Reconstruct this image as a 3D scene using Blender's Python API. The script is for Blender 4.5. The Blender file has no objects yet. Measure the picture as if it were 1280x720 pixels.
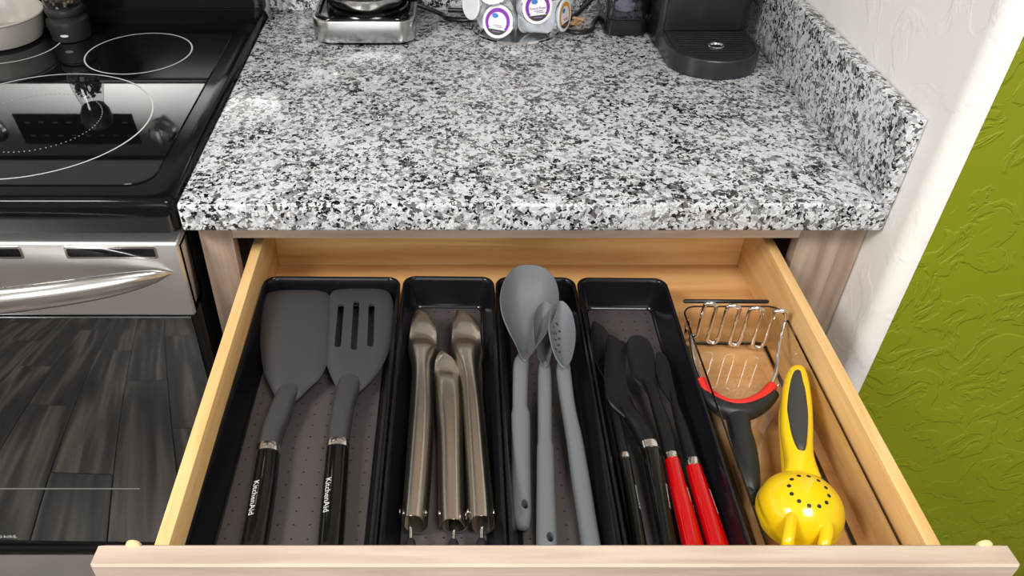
import bpy, bmesh, math, random
from mathutils import Vector, Matrix
random.seed(7)
S = bpy.context.scene
COL = S.collection
PI = math.pi

# ---------------------------------------------------------------- camera
F, CX, CY, PITCH, CZ = 998.0, 560.0, 360.0, math.radians(38.8), 1.414
cam_d = bpy.data.cameras.new('camera'); cam = bpy.data.objects.new('camera', cam_d); COL.objects.link(cam)
cam.location = (0, 0, CZ); cam.rotation_euler = (PI/2 - PITCH, 0, 0)
cam_d.sensor_width = 36; cam_d.lens = 36*F/1280; cam_d.shift_x = 80/1280; cam_d.clip_start = .02
S.camera = cam

# ---------------------------------------------------------------- light
w = bpy.data.worlds.new('world'); S.world = w; w.use_nodes = True
w.node_tree.nodes['Background'].inputs[0].default_value = (1, .99, .98, 1)
w.node_tree.nodes['Background'].inputs[1].default_value = .35
def area(name, loc, rot, sx, sy, power, col=(1, 1, 1)):
    d = bpy.data.lights.new(name, 'AREA'); d.shape = 'RECTANGLE'; d.size = sx; d.size_y = sy; d.energy = power; d.color = col
    o = bpy.data.objects.new(name, d); COL.objects.link(o); o.location = loc; o.rotation_euler = rot
    return o
area('ceiling_lamp_light', (-1.3, -.25, 2.40), (0, 0, 0), .6, .6, 40, (1, .985, .955))
area('ceiling_lamp_light', (.45, -.35, 2.40), (0, 0, 0), .6, .6, 22, (1, .985, .955))
area('window_light', (-.2, -2.55, 1.45), (PI/2, 0, 0), 1.9, 1.2, 22, (.93, .97, 1))
S.view_settings.view_transform = 'Standard'; S.view_settings.look = 'None'
S.view_settings.gamma = 1; S.view_settings.use_curve_mapping = False
S.view_settings.exposure = 0.32

# ---------------------------------------------------------------- helpers
cp, sp = math.cos(PITCH), math.sin(PITCH)
def ray(u, v):
    a, b = (u-CX)/F, (CY-v)/F
    return Vector((a, cp+b*sp, -sp+b*cp))
def W(u, v, z):                       # the point of a line of sight at height z
    d = ray(u, v); s = (z-CZ)/d.z
    return Vector((d.x*s, d.y*s, z))
def WY(u, v, y):                      # ... at depth y
    d = ray(u, v); s = y/d.y
    return Vector((d.x*s, y, CZ+d.z*s))

ORG = {}
def org(o): return ORG.get(o.name, Vector((0, 0, 0))) if o else Vector((0, 0, 0))
def thing(name, label, cat, loc=(0, 0, 0), group=None, kind=None):
    o = bpy.data.objects.new(name, None); COL.objects.link(o); o.location = loc
    o.empty_display_size = .02
    ORG[o.name] = Vector(loc)
    if kind: o['kind'] = kind
    o['label'] = label; o['category'] = cat
    if group: o['group'] = group
    return o
def finish(name, bm, mat, parent=None, smooth=True, angle=35, label=None, kind=None, base=None):
    """bm is in world coordinates; linked as one mesh under parent (or top-level with its origin at its base)"""
    if parent is not None: off = org(parent)
    elif base is not None: off = Vector(base)
    else: off = Vector((0, 0, 0))
    bmesh.ops.recalc_face_normals(bm, faces=bm.faces)
    bmesh.ops.translate(bm, verts=bm.verts, vec=-off)
    me = bpy.data.meshes.new(name); bm.to_mesh(me); bm.free()
    if smooth:
        for p in me.polygons: p.use_smooth = True
        me.set_sharp_from_angle(angle=math.radians(angle))
    o = bpy.data.objects.new(name, me); COL.objects.link(o)
    me.materials.append(mat)
    if parent is not None: o.parent = parent
    else: o.location = off
    ORG[o.name] = off
    if label: o['label'] = label
    if kind: o['kind'] = kind
    return o
def box(bm, x0, x1, y0, y1, z0, z1, bev=0, seg=2):
    r = bmesh.ops.create_cube(bm, size=1)
    for v in r['verts']:
        v.co = Vector(((x0+x1)/2+v.co.x*(x1-x0), (y0+y1)/2+v.co.y*(y1-y0), (z0+z1)/2+v.co.z*(z1-z0)))
    if bev:
        es = list({e for v in r['verts'] for e in v.link_edges})
        bmesh.ops.bevel(bm, geom=es, offset=bev, segments=seg, affect='EDGES', profile=.5)
    return bm
def boxo(name, dims, mat, parent=None, bev=.001, seg=2, **k):
    return finish(name, box(bmesh.new(), *dims, bev=bev, seg=seg), mat, parent, **k)
def bridge_rings(bm, rings, closed=True, cap0=True, cap1=True):
    vs = [[bm.verts.new(p) for p in r] for r in rings]
    n = len(rings[0])
    for a, b in zip(vs, vs[1:]):
        for i in range(n if closed else n-1):
            j = (i+1) % n
            bm.faces.new((a[i], a[j], b[j], b[i]))
    if cap0: bm.faces.new(vs[0][::-1])
    if cap1: bm.faces.new(vs[-1])
    return vs
def lathe(bm, prof, c=(0, 0, 0), n=40, mtx=None):
    """prof: list of (radius, height)"""
    rings = []
    for r, h in prof:
        rings.append([Vector((max(r, 1e-5)*math.cos(2*PI*i/n), max(r, 1e-5)*math.sin(2*PI*i/n), h)) for i in range(n)])
    M = mtx if mtx else Matrix.Translation(c)
    rings = [[M @ p for p in r] for r in rings]
    bridge_rings(bm, rings)
    return bm
def crom(pts, n, closed=False):
    """Catmull-Rom through pts, n samples for each span"""
    P = [Vector(p) for p in pts]; m = len(P); out = []
    for i in range(m if closed else m-1):
        if closed: a, b, c, d = P[(i-1) % m], P[i], P[(i+1) % m], P[(i+2) % m]
        else: a, b, c, d = P[max(i-1, 0)], P[i], P[i+1], P[min(i+2, m-1)]
        for k in range(n):
            t = k/n
            out.append(.5*((2*b)+(c-a)*t+(2*a-5*b+4*c-d)*t*t+(3*b-a-3*c+d)*t*t*t))
    if not closed: out.append(P[-1])
    return out
def tube(bm, pts, r, n=10, closed=False, cap=True, flat=1.0):
    P = [Vector(p) for p in pts]; m = len(P)
    rr = r if isinstance(r, (list, tuple)) else [r]*m
    T = []
    for i in range(m):
        if closed: t = P[(i+1) % m]-P[(i-1) % m]
        else: t = P[min(i+1, m-1)]-P[max(i-1, 0)]
        T.append(t.normalized())
    up = Vector((0, 0, 1))
    if abs(T[0].dot(up)) > .9: up = Vector((1, 0, 0))
    nrm = (up-T[0]*up.dot(T[0])).normalized()
    rings = []
    for i in range(m):
        nrm = (nrm-T[i]*nrm.dot(T[i])).normalized(); bn = T[i].cross(nrm)
        rings.append([P[i]+(nrm*math.cos(2*PI*k/n)*flat+bn*math.sin(2*PI*k/n))*rr[i] for k in range(n)])
    if closed:
        rings.append(rings[0])
        vs = bridge_rings(bm, rings, cap0=False, cap1=False)
        bmesh.ops.remove_doubles(bm, verts=vs[0]+vs[-1], dist=1e-6)
    else: bridge_rings(bm, rings, cap0=cap, cap1=cap)
    return bm
def rrect(x0, x1, y0, y1, r, z, n=6):
    out = []
    for cx, cy, a0 in ((x1-r, y1-r, 0), (x0+r, y1-r, PI/2), (x0+r, y0+r, PI), (x1-r, y0+r, 1.5*PI)):
        for k in range(n+1):
            a = a0+PI/2*k/n
            out.append(Vector((cx+r*math.cos(a), cy+r*math.sin(a), z)))
    return out
def loft(bm, st, nexp=2.4, n=20, sub=4, round_end=True):
    """st rows (v, uL, uR, z centre, half height): a rounded bar whose edges lie on those lines of sight"""
    C, H, Z = [], [], []
    for (v, uL, uR, z, h) in st:
        a, b = W(uL, v, z), W(uR, v, z)
        C.append((a+b)/2); H.append(Vector(((b-a).length/2, h, 0)))
    C = crom(C, sub); H = crom(H, sub)
    rings = []
    m = len(C)
    if round_end:
        t = (C[-1]-C[-2]).normalized(); hw = H[-1].x
        for k in (1, 2, 3):
            a = k/3*PI/2*.96
            C.append(C[m-1]+t*(hw*.6*math.sin(a))); H.append(H[m-1]*math.cos(a))
    for c, h in zip(C, H):
        ring = []
        for k in range(n):
            a = 2*PI*k/n; ca, sa = math.cos(a), math.sin(a)
            ring.append(c+Vector((math.copysign(abs(ca)**(2/nexp), ca)*h.x, 0, math.copysign(abs(sa)**(2/nexp), sa)*h.y)))
        rings.append(ring)
    bridge_rings(bm, rings)
    return bm
def dish(bm, rim, depth, thick, rings=8, power=2.2, sub=4, centre=None, edge=.25):
    """closed rim loop (world points) -> bowl or blade with real thickness"""
    R = crom(rim, sub, True); n = len(R)
    c = centre if centre else sum(R, Vector())/n
    nr = Vector()
    for i in range(n): nr += (R[i]-c).cross(R[(i+1) % n]-c)
    nr.normalize()
    if nr.z < 0: nr = -nr
    def lay(off, shrink):
        L = []
        for k in range(1, rings+1):
            r = k/rings
            L.append([c+(p-c)*(r*shrink)-nr*(depth*(1-r**power)+off) for p in R])
        return L
    top, bot = lay(0, 1-thick*.012/.02*0), lay(thick, 1.0)
    mid = [p+(p-c).normalized()*thick*edge-nr*thick*.5 for p in R]
    ct = bm.verts.new(c-nr*depth); cb = bm.verts.new(c-nr*(depth+thick))
    seq = top+[mid]+bot[::-1]
    vs = bridge_rings(bm, seq, cap0=False, cap1=False)
    for i in range(n):
        j = (i+1) % n
        bm.faces.new((ct, vs[0][j], vs[0][i])); bm.faces.new((cb, vs[-1][i], vs[-1][j]))
    return nr
def cut(obj, cutters):
    """boolean difference with temporary cutter bmeshes (same local space as obj)"""
    for cb in cutters:
        me = bpy.data.meshes.new('cutter'); bmesh.ops.recalc_face_normals(cb, faces=cb.faces); cb.to_mesh(me); cb.free()
        c = bpy.data.objects.new('cutter', me); COL.objects.link(c)
        m = obj.modifiers.new('cut', 'BOOLEAN'); m.operation = 'DIFFERENCE'; m.solver = 'EXACT'; m.object = c
        bpy.context.view_layer.update()
        dg = bpy.context.evaluated_depsgraph_get()
        new = bpy.data.meshes.new_from_object(obj.evaluated_get(dg))
        obj.modifiers.clear(); old = obj.data
        if len(new.polygons) > 20: obj.data = new
        bpy.data.objects.remove(c)
    for p in obj.data.polygons: p.use_smooth = True
    obj.data.set_sharp_from_angle(angle=math.radians(35))
def text_bm(body, size, mtx, align='CENTER', space=1.0):
    cu = bpy.data.curves.new('txt', 'FONT'); cu.body = body; cu.size = size; cu.align_x = align; cu.align_y = 'CENTER'; cu.space_character = space
    cu.resolution_u = 2; cu.extrude = size*.01
    o = bpy.data.objects.new('txt', cu); COL.objects.link(o)
    bpy.context.view_layer.update()
    me = bpy.data.meshes.new_from_object(o.evaluated_get(bpy.context.evaluated_depsgraph_get()))
    bm = bmesh.new(); bm.from_mesh(me); bm.transform(mtx)
    bpy.data.objects.remove(o); bpy.data.curves.remove(cu); bpy.data.meshes.remove(me)
    return bm
def frame(loc, xd, yd):
    x = Vector(xd).normalized(); y = Vector(yd); y = (y-x*y.dot(x)).normalized(); z = x.cross(y)
    M = Matrix((x, y, z)).transposed().to_4x4(); M.translation = Vector(loc)
    return M
def copy_tree(o, parent=None):
    c = o.copy(); COL.objects.link(c)
    if parent is not None: c.parent = parent
    for ch in [x for x in bpy.data.objects if x.parent == o]: copy_tree(ch, c)
    return c

# ---------------------------------------------------------------- materials
def srgb(r, g, b):
    f = lambda c: c/12.92 if c <= .04045 else ((c+.055)/1.055)**2.4
    return (f(r/255), f(g/255), f(b/255), 1)
def mat(name, col, rough=.5, metal=0, coat=0, bump=0, bscale=200, spec=.5, aniso=0, var=0):
    m = bpy.data.materials.new(name); m.use_nodes = True; nt = m.node_tree; p = nt.nodes['Principled BSDF']
    p.inputs['Base Color'].default_value = col; p.inputs['Roughness'].default_value = rough; p.inputs['Metallic'].default_value = metal
    p.inputs['Coat Weight'].default_value = coat; p.inputs['Coat Roughness'].default_value = .05; p.inputs['Specular IOR Level'].default_value = spec
    p.inputs['Anisotropic'].default_value = aniso
    if bump or var:
        tc = nt.nodes.new('ShaderNodeTexCoord'); no = nt.nodes.new('ShaderNodeTexNoise'); no.inputs['Scale'].default_value = bscale; no.inputs['Detail'].default_value = 3
        nt.links.new(tc.outputs['Object'], no.inputs['Vector'])
        if bump:
            b = nt.nodes.new('ShaderNodeBump'); b.inputs['Strength'].default_value = bump; b.inputs['Distance'].default_value = .001
            nt.links.new(no.outputs['Fac'], b.inputs['Height']); nt.links.new(b.outputs['Normal'], p.inputs['Normal'])
        if var:
            r = nt.nodes.new('ShaderNodeMapRange'); r.inputs['To Min'].default_value = rough-var; r.inputs['To Max'].default_value = rough+var
            nt.links.new(no.outputs['Fac'], r.inputs['Value']); nt.links.new(r.outputs['Result'], p.inputs['Roughness'])
    return m
def ramp(nt, stops, interp='LINEAR'):
    r = nt.nodes.new('ShaderNodeValToRGB'); cr = r.color_ramp; cr.interpolation = interp
    while len(cr.elements) < len(stops): cr.elements.new(.5)
    for e, (pos, c) in zip(cr.elements, stops): e.position = pos; e.color = c
    return r
def wood(name, stops, stretch, rough=.45, scale=9, coat=0, bump=.15, random_off=False, ringy=0):
    m = bpy.data.materials.new(name); m.use_nodes = True; nt = m.node_tree; p = nt.nodes['Principled BSDF']; L = nt.links.new
    tc = nt.nodes.new('ShaderNodeTexCoord'); mp = nt.nodes.new('ShaderNodeMapping'); mp.inputs['Scale'].default_value = stretch
    src = tc.outputs['Object']
    if random_off:
        oi = nt.nodes.new('ShaderNodeObjectInfo'); sc = nt.nodes.new('ShaderNodeVectorMath'); sc.operation = 'SCALE'; sc.inputs[0].default_value = (7, 13, 5)
        L(oi.outputs['Random'], sc.inputs['Scale']); ad = nt.nodes.new('ShaderNodeVectorMath'); L(src, ad.inputs[0]); L(sc.outputs[0], ad.inputs[1]); src = ad.outputs[0]
    L(src, mp.inputs['Vector'])
    n1 = nt.nodes.new('ShaderNodeTexNoise'); n1.inputs['Scale'].default_value = scale; n1.inputs['Detail'].default_value = 5; n1.inputs['Distortion'].default_value = .6
    L(mp.outputs[0], n1.inputs['Vector']); fac = n1.outputs['Fac']
    if ringy:
        n2 = nt.nodes.new('ShaderNodeTexNoise'); n2.inputs['Scale'].default_value = scale*.35; n2.inputs['Detail'].default_value = 1; L(mp.outputs[0], n2.inputs['Vector'])
        mu = nt.nodes.new('ShaderNodeMath'); mu.operation = 'MULTIPLY'; mu.inputs[1].default_value = ringy; L(n2.outputs['Fac'], mu.inputs[0])
        fr = nt.nodes.new('ShaderNodeMath'); fr.operation = 'PINGPONG'; fr.inputs[1].default_value = 1; L(mu.outputs[0], fr.inputs[0])
        mx = nt.nodes.new('ShaderNodeMath'); mx.operation = 'MULTIPLY_ADD'; mx.inputs[1].default_value = .4; L(fr.outputs[0], mx.inputs[0])
        hf = nt.nodes.new('ShaderNodeMath'); hf.operation = 'MULTIPLY'; hf.inputs[1].default_value = .6; L(fac, hf.inputs[0]); L(hf.outputs[0], mx.inputs[2]); fac = mx.outputs[0]
    r = ramp(nt, stops); L(fac, r.inputs['Fac']); L(r.outputs['Color'], p.inputs['Base Color'])
    p.inputs['Roughness'].default_value = rough; p.inputs['Coat Weight'].default_value = coat; p.inputs['Coat Roughness'].default_value = .15
    b = nt.nodes.new('ShaderNodeBump'); b.inputs['Strength'].default_value = bump; b.inputs['Distance'].default_value = .001; L(fac, b.inputs['Height']); L(b.outputs[0], p.inputs['Normal'])
    return m
def granite():
    m = bpy.data.materials.new('granite'); m.use_nodes = True; nt = m.node_tree; p = nt.nodes['Principled BSDF']; L = nt.links.new
    tc = nt.nodes.new('ShaderNodeTexCoord')
    nz = nt.nodes.new('ShaderNodeTexNoise'); nz.inputs['Scale'].default_value = 170; nz.inputs['Detail'].default_value = 2; L(tc.outputs['Object'], nz.inputs['Vector'])
    sb = nt.nodes.new('ShaderNodeVectorMath'); sb.operation = 'SUBTRACT'; sb.inputs[1].default_value = (.5, .5, .5); L(nz.outputs['Color'], sb.inputs[0])
    sc = nt.nodes.new('ShaderNodeVectorMath'); sc.operation = 'SCALE'; sc.inputs['Scale'].default_value = .012; L(sb.outputs[0], sc.inputs[0])
    ad = nt.nodes.new('ShaderNodeVectorMath'); L(tc.outputs['Object'], ad.inputs[0]); L(sc.outputs[0], ad.inputs[1])
    def vor(scale):
        v = nt.nodes.new('ShaderNodeTexVoronoi'); v.inputs['Scale'].default_value = scale; L(ad.outputs[0], v.inputs['Vector'])
        s = nt.nodes.new('ShaderNodeSeparateColor'); L(v.outputs['Color'], s.inputs[0]); return s
    v1 = vor(172); v2 = vor(290)
    big = nt.nodes.new('ShaderNodeTexNoise'); big.inputs['Scale'].default_value = 22; big.inputs['Detail'].default_value = 2; L(tc.outputs['Object'], big.inputs['Vector'])
    sh = nt.nodes.new('ShaderNodeMapRange'); sh.inputs['From Min'].default_value = .3; sh.inputs['From Max'].default_value = .7; sh.inputs['To Min'].default_value = -.14; sh.inputs['To Max'].default_value = .14; L(big.outputs['Fac'], sh.inputs['Value'])
    a1 = nt.nodes.new('ShaderNodeMath'); L(v1.outputs[0], a1.inputs[0]); L(sh.outputs[0], a1.inputs[1])
    g = lambda k: srgb(k, k, k)
    r1 = ramp(nt, [(0, srgb(234, 237, 241)), (.28, srgb(218, 220, 224)), (.46, srgb(184, 185, 189)), (.63, srgb(146, 144, 145)), (.79, srgb(104, 101, 101)), (.93, srgb(52, 51, 52))], 'CONSTANT'); L(a1.outputs[0], r1.inputs['Fac'])
    r2 = ramp(nt, [(0, g(0)), (.87, g(255))], 'CONSTANT'); 
    a2 = nt.nodes.new('ShaderNodeMath'); L(v2.outputs[1], a2.inputs[0]); L(sh.outputs[0], a2.inputs[1]); L(a2.outputs[0], r2.inputs['Fac'])
    r3 = ramp(nt, [(0, g(255)), (.15, g(0))], 'CONSTANT'); L(v2.outputs[2], r3.inputs['Fac'])
    mx = nt.nodes.new('ShaderNodeMix'); mx.data_type = 'RGBA'; L(r2.outputs[0], mx.inputs['Factor']); L(r1.outputs[0], mx.inputs['A']); mx.inputs['B'].default_value = srgb(24, 24, 26)
    mw = nt.nodes.new('ShaderNodeMix'); mw.data_type = 'RGBA'; L(r3.outputs[0], mw.inputs['Factor']); L(mx.outputs['Result'], mw.inputs['A']); mw.inputs['B'].default_value = srgb(228, 228, 229)
    fine = nt.nodes.new('ShaderNodeTexNoise'); fine.inputs['Scale'].default_value = 420; fine.inputs['Detail'].default_value = 2; L(tc.outputs['Object'], fine.inputs['Vector'])
    rf = ramp(nt, [(.25, g(190)), (.75, g(255))]); L(fine.outputs['Fac'], rf.inputs['Fac'])
    ml = nt.nodes.new('ShaderNodeMix'); ml.data_type = 'RGBA'; ml.blend_type = 'MULTIPLY'; ml.inputs['Factor'].default_value = 1; L(mw.outputs['Result'], ml.inputs['A']); L(rf.outputs[0], ml.inputs['B'])
    L(ml.outputs['Result'], p.inputs['Base Color']); p.inputs['Roughness'].default_value = .12
    return m
def plaster(name, col, strength, scale, lo, hi, rough=.6, dist=.002):
    m = bpy.data.materials.new(name); m.use_nodes = True; nt = m.node_tree; p = nt.nodes['Principled BSDF']; L = nt.links.new
    p.inputs['Base Color'].default_value = col; p.inputs['Roughness'].default_value = rough
    tc = nt.nodes.new('ShaderNodeTexCoord'); n = nt.nodes.new('ShaderNodeTexNoise'); n.inputs['Scale'].default_value = scale; n.inputs['Detail'].default_value = 4; n.inputs['Distortion'].default_value = 1.2; n.inputs['Roughness'].default_value = .55
    L(tc.outputs['Object'], n.inputs['Vector'])
    r = nt.nodes.new('ShaderNodeMapRange'); r.interpolation_type = 'SMOOTHSTEP'; r.inputs['From Min'].default_value = lo; r.inputs['From Max'].default_value = hi; L(n.outputs['Fac'], r.inputs['Value'])
    f = nt.nodes.new('ShaderNodeTexNoise'); f.inputs['Scale'].default_value = 260; L(tc.outputs['Object'], f.inputs['Vector'])
    a = nt.nodes.new('ShaderNodeMath'); a.operation = 'MULTIPLY_ADD'; a.inputs[1].default_value = .12; L(f.outputs['Fac'], a.inputs[0]); L(r.outputs[0], a.inputs[2])
    b = nt.nodes.new('ShaderNodeBump'); b.inputs['Strength'].default_value = strength; b.inputs['Distance'].default_value = dist; L(a.outputs[0], b.inputs['Height']); L(b.outputs[0], p.inputs['Normal'])
    return m
def clear(name, tint, refl=1.0, rough=.02):
    m = bpy.data.materials.new(name); m.use_nodes = True; nt = m.node_tree; L = nt.links.new
    nt.nodes.remove(nt.nodes['Principled BSDF']); out = nt.nodes['Material Output']
    t = nt.nodes.new('ShaderNodeBsdfTransparent'); t.inputs[0].default_value = tint
    g = nt.nodes.new('ShaderNodeBsdfGlossy'); g.inputs['Roughness'].default_value = rough; g.inputs[0].default_value = (refl, refl, refl, 1)
    lw = nt.nodes.new('ShaderNodeLayerWeight'); lw.inputs[0].default_value = .5
    pw5 = nt.nodes.new('ShaderNodeMath'); pw5.operation = 'POWER'; pw5.inputs[1].default_value = 5; L(lw.outputs['Facing'], pw5.inputs[0])
    f = nt.nodes.new('ShaderNodeMath'); f.operation = 'MULTIPLY_ADD'; f.inputs[1].default_value = .93; f.inputs[2].default_value = .07; L(pw5.outputs[0], f.inputs[0])
    x = nt.nodes.new('ShaderNodeMixShader'); L(f.outputs[0], x.inputs[0]); L(t.outputs[0], x.inputs[1]); L(g.outputs[0], x.inputs[2]); L(x.outputs[0], out.inputs[0])
    return m
M = {}
M['granite'] = granite()
M['white_wall'] = plaster('white_wall', srgb(238, 235, 231), .22, 13, .5, .60)
M['green_wall'] = plaster('green_wall', srgb(130, 138, 16), .5, 21, .50, .57, rough=.36)
M['ceiling'] = mat('ceiling', srgb(240, 238, 234), .8)
M['maple'] = wood('maple', [(.25, srgb(208, 160, 100)), (.5, srgb(228, 186, 126)), (.75, srgb(236, 201, 146))], (14, 1, 14), .45, 5)
M['maple_x'] = wood('maple_x', [(.25, srgb(208, 160, 100)), (.5, srgb(228, 186, 126)), (.75, srgb(236, 201, 146))], (1, 14, 14), .45, 5)
M['maple_floor'] = wood('maple_floor', [(.25, srgb(184, 132, 80)), (.5, srgb(206, 156, 100)), (.75, srgb(216, 170, 116))], (1, 12, 12), .45, 5, ringy=5)
M['greige'] = wood('greige', [(.3, srgb(176, 156, 140)), (.5, srgb(192, 172, 156)), (.7, srgb(204, 186, 170))], (1, 12, 12), .5, 6, bump=.1)
M['greige_v_shaded'] = wood('greige_v_shaded', [(.3, srgb(132, 112, 98)), (.5, srgb(152, 131, 115)), (.7, srgb(168, 147, 130))], (12, 12, 1), .5, 6, bump=.1)  # darker copy of greige, the counter's shade put into the colour
M['plank'] = wood('plank', [(.22, srgb(36, 31, 28)), (.5, srgb(80, 72, 66)), (.78, srgb(138, 127, 117))], (15, .8, 1), .45, 3.0, random_off=True, ringy=5, bump=.2)
M['plank_gap'] = mat('plank_gap', srgb(22, 20, 19), .8)
M['steel'] = mat('steel', (.74, .735, .73, 1), .38, 1, bump=.03, bscale=400)
M['band'] = mat('band', (.52, .51, .50, 1), .24, 1)
M['steel_handle'] = mat('steel_handle', (.66, .64, .62, 1), .2, 1)
M['chrome'] = mat('chrome', (.8, .8, .8, 1), .07, 1)
M['nickel'] = mat('nickel', (.62, .575, .50, 1), .27, 1, bump=.03, bscale=300)
M['ferrule'] = mat('ferrule', (.78, .77, .76, 1), .18, 1)
M['black_enamel'] = mat('black_enamel', (.005, .005, .005, 1), .10, spec=.18)
M['black_glass'] = mat('black_glass', (.004, .004, .005, 1), .03, spec=.6)
M['door_glass'] = mat('door_glass', (.004, .004, .005, 1), .03)
M['door_glass'].node_tree.nodes['Principled BSDF'].inputs['IOR'].default_value = 2.3
M['black_matte'] = mat('black_matte', (.012, .012, .013, 1), .5)
M['black_plastic'] = mat('black_plastic', (.012, .0122, .0135, 1), .28, bump=.04, bscale=900)
M['tray'] = mat('tray', (.0058, .0062, .0085, 1), .2, spec=.38)
M['tray_floor'] = mat('tray_floor', srgb(72, 66, 66), .48, bump=.12, bscale=1200)
M['tray_dot'] = mat('tray_dot', srgb(26, 24, 24), .35)
M['nylon'] = mat('nylon', srgb(60, 59, 60), .42, bump=.15, bscale=1500, spec=.4)
M['nylon_dark'] = mat('nylon_dark', srgb(20, 19, 20), .42, bump=.1, bscale=1500, spec=.28)
M['gloss_black'] = mat('gloss_black', (.006, .0055, .005, 1), .07, spec=.42)
M['gloss_red'] = mat('gloss_red', srgb(176, 2, 9), .10, coat=.4)
M['gray_silicone'] = mat('gray_silicone', srgb(102, 105, 110), .55, spec=.35)
M['white_print'] = mat('white_print', srgb(205, 205, 203), .5)
M['ring_print'] = mat('ring_print', srgb(200, 200, 200), .4)
M['key_print'] = mat('key_print', srgb(130, 130, 130), .5)
M['yellow'] = mat('yellow', srgb(240, 198, 20), .16, coat=.3)
M['grip'] = mat('grip', srgb(58, 58, 58), .5)
M['red_soft'] = mat('red_soft', srgb(218, 44, 36), .45)
M['rubber'] = mat('rubber', srgb(30, 30, 31), .42)
M['clear'] = clear('clear', (.93, .92, .90, 1))
M['clear_edge'] = clear('clear_edge', (.16, .13, .10, 1))  # dark tint stands in for refraction along the clear plastic's edges
M['carafe_glass'] = clear('carafe_glass', (.86, .87, .88, 1))
M['tank'] = clear('tank', (.66, .66, .74, 1))
M['pan'] = mat('pan', srgb(168, 162, 155), .25, coat=.4)
M['corn'] = mat('corn', srgb(120, 100, 84), .6)
M['corn_dark'] = mat('corn_dark', srgb(52, 42, 38), .6)
M['pod'] = mat('pod', srgb(226, 231, 238), .4)
M['purple'] = mat('purple', srgb(128, 44, 168), .4)
M['orange'] = mat('orange', srgb(232, 160, 40), .4)
M['blue'] = mat('blue', srgb(64, 128, 200), .4)
M['label_dark'] = mat('label_dark', srgb(62, 60, 62), .4)
M['label_white'] = mat('label_white', srgb(240, 240, 242), .4)
M['lilac'] = mat('lilac', srgb(150, 120, 165), .4)
M['machine'] = mat('machine', srgb(22, 23, 25), .24)
M['machine_light'] = mat('machine_light', srgb(60, 62, 66), .28, .55)
M['tan'] = mat('tan', srgb(206, 164, 118), .6)
M['bumper'] = mat('bumper', srgb(222, 198, 150), .3)

# ---------------------------------------------------------------- the room
XW = .513                               # right-hand wall plane
fl = boxo('floor', (-2.5, 2.5, -2.6, 1.5, -.05, -.012), M['plank_gap'], None, bev=0, kind='structure')
pw, plen = .168, 1.22
pm = None
for i in range(27):
    x = -2.25+pw*i; off = (i*.47) % plen
    for j in range(-1, 3):
        y0 = -2.58+j*plen+off; y1 = min(y0+plen, .79); y0 = max(y0, -2.58)
        if y1-y0 < .08: continue
        full = abs(y1-y0-plen) < .01
        if full and pm is not None:
            o = bpy.data.objects.new('plank', pm); COL.objects.link(o); o.parent = fl
        else:
            bm = box(bmesh.new(), -(pw-.0025)/2, (pw-.0025)/2, -(y1-y0-.002)/2, (y1-y0-.002)/2, -.012, 0, bev=.001, seg=1)
            o = finish('plank', bm, M['plank'], fl)
            if full: pm = o.data
        o.location = (x, (y0+y1)/2, 0)
boxo('wall_back', (-2.5, XW, 1.42, 1.5, -.05, 2.44), M['white_wall'], None, bev=0, kind='structure')
# white side wall with a rounded corner at its end
bm = bmesh.new(); R0 = .022; ye = .747
prof = [Vector((XW, 1.42, 0))]+[Vector((XW+R0-R0*math.cos(a*PI/2/8), ye-R0*math.sin(a*PI/2/8), 0)) for a in range(9)]+[Vector((XW+R0, 1.42, 0))]
bridge_rings(bm, [[p+Vector((0, 0, z)) for p in prof] for z in (-.05, 2.44)])
finish('wall_right', bm, M['white_wall'], None, kind='structure')
boxo('wall_front', (XW+R0, 2.5, ye-R0+.0006, ye+.1, -.05, 2.44), M['green_wall'], None, bev=0, kind='structure')
boxo('wall_left', (-2.58, -2.5, -2.6, 1.5, -.05, 2.44), M['white_wall'], None, bev=0, kind='structure')
boxo('wall_far_right', (2.5, 2.58, -2.6, .85, -.05, 2.44), M['white_wall'], None, bev=0, kind='structure')
boxo('wall_rear', (-2.58, 2.58, -2.68, -2.6, -.05, 2.44), M['white_wall'], None, bev=0, kind='structure')
boxo('ceiling', (-2.58, 2.58, -2.68, 1.5, 2.44, 2.5), M['ceiling'], None, bev=0, kind='structure')

# ---------------------------------------------------------------- countertop
ZT = .914; XL = -.313; YF = .775
ct = thing('countertop', 'speckled white, grey and black granite countertop slab above the open drawer', 'countertop', (.1, 1.1, .876))
boxo('slab', (XL, XW-.0005, YF, 1.4195, .876, ZT), M['granite'], ct, bev=.004, seg=3)
o = boxo('side_splash', (.4945, XW-.0005, YF+.0005, 1.4195, ZT+.0002, ZT+.106), M['granite'], None, bev=.002, base=(.504, 1.1, ZT)); o['label'] = 'upright granite splash slab against the white side wall'; o['category'] = 'backsplash'
o = boxo('back_splash', (XL, .494, 1.4, 1.4195, ZT+.0002, ZT+.106), M['granite'], None, bev=.002, base=(.09, 1.41, ZT)); o['label'] = 'low granite backsplash slab behind the coffee machines'; o['category'] = 'backsplash'

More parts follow.
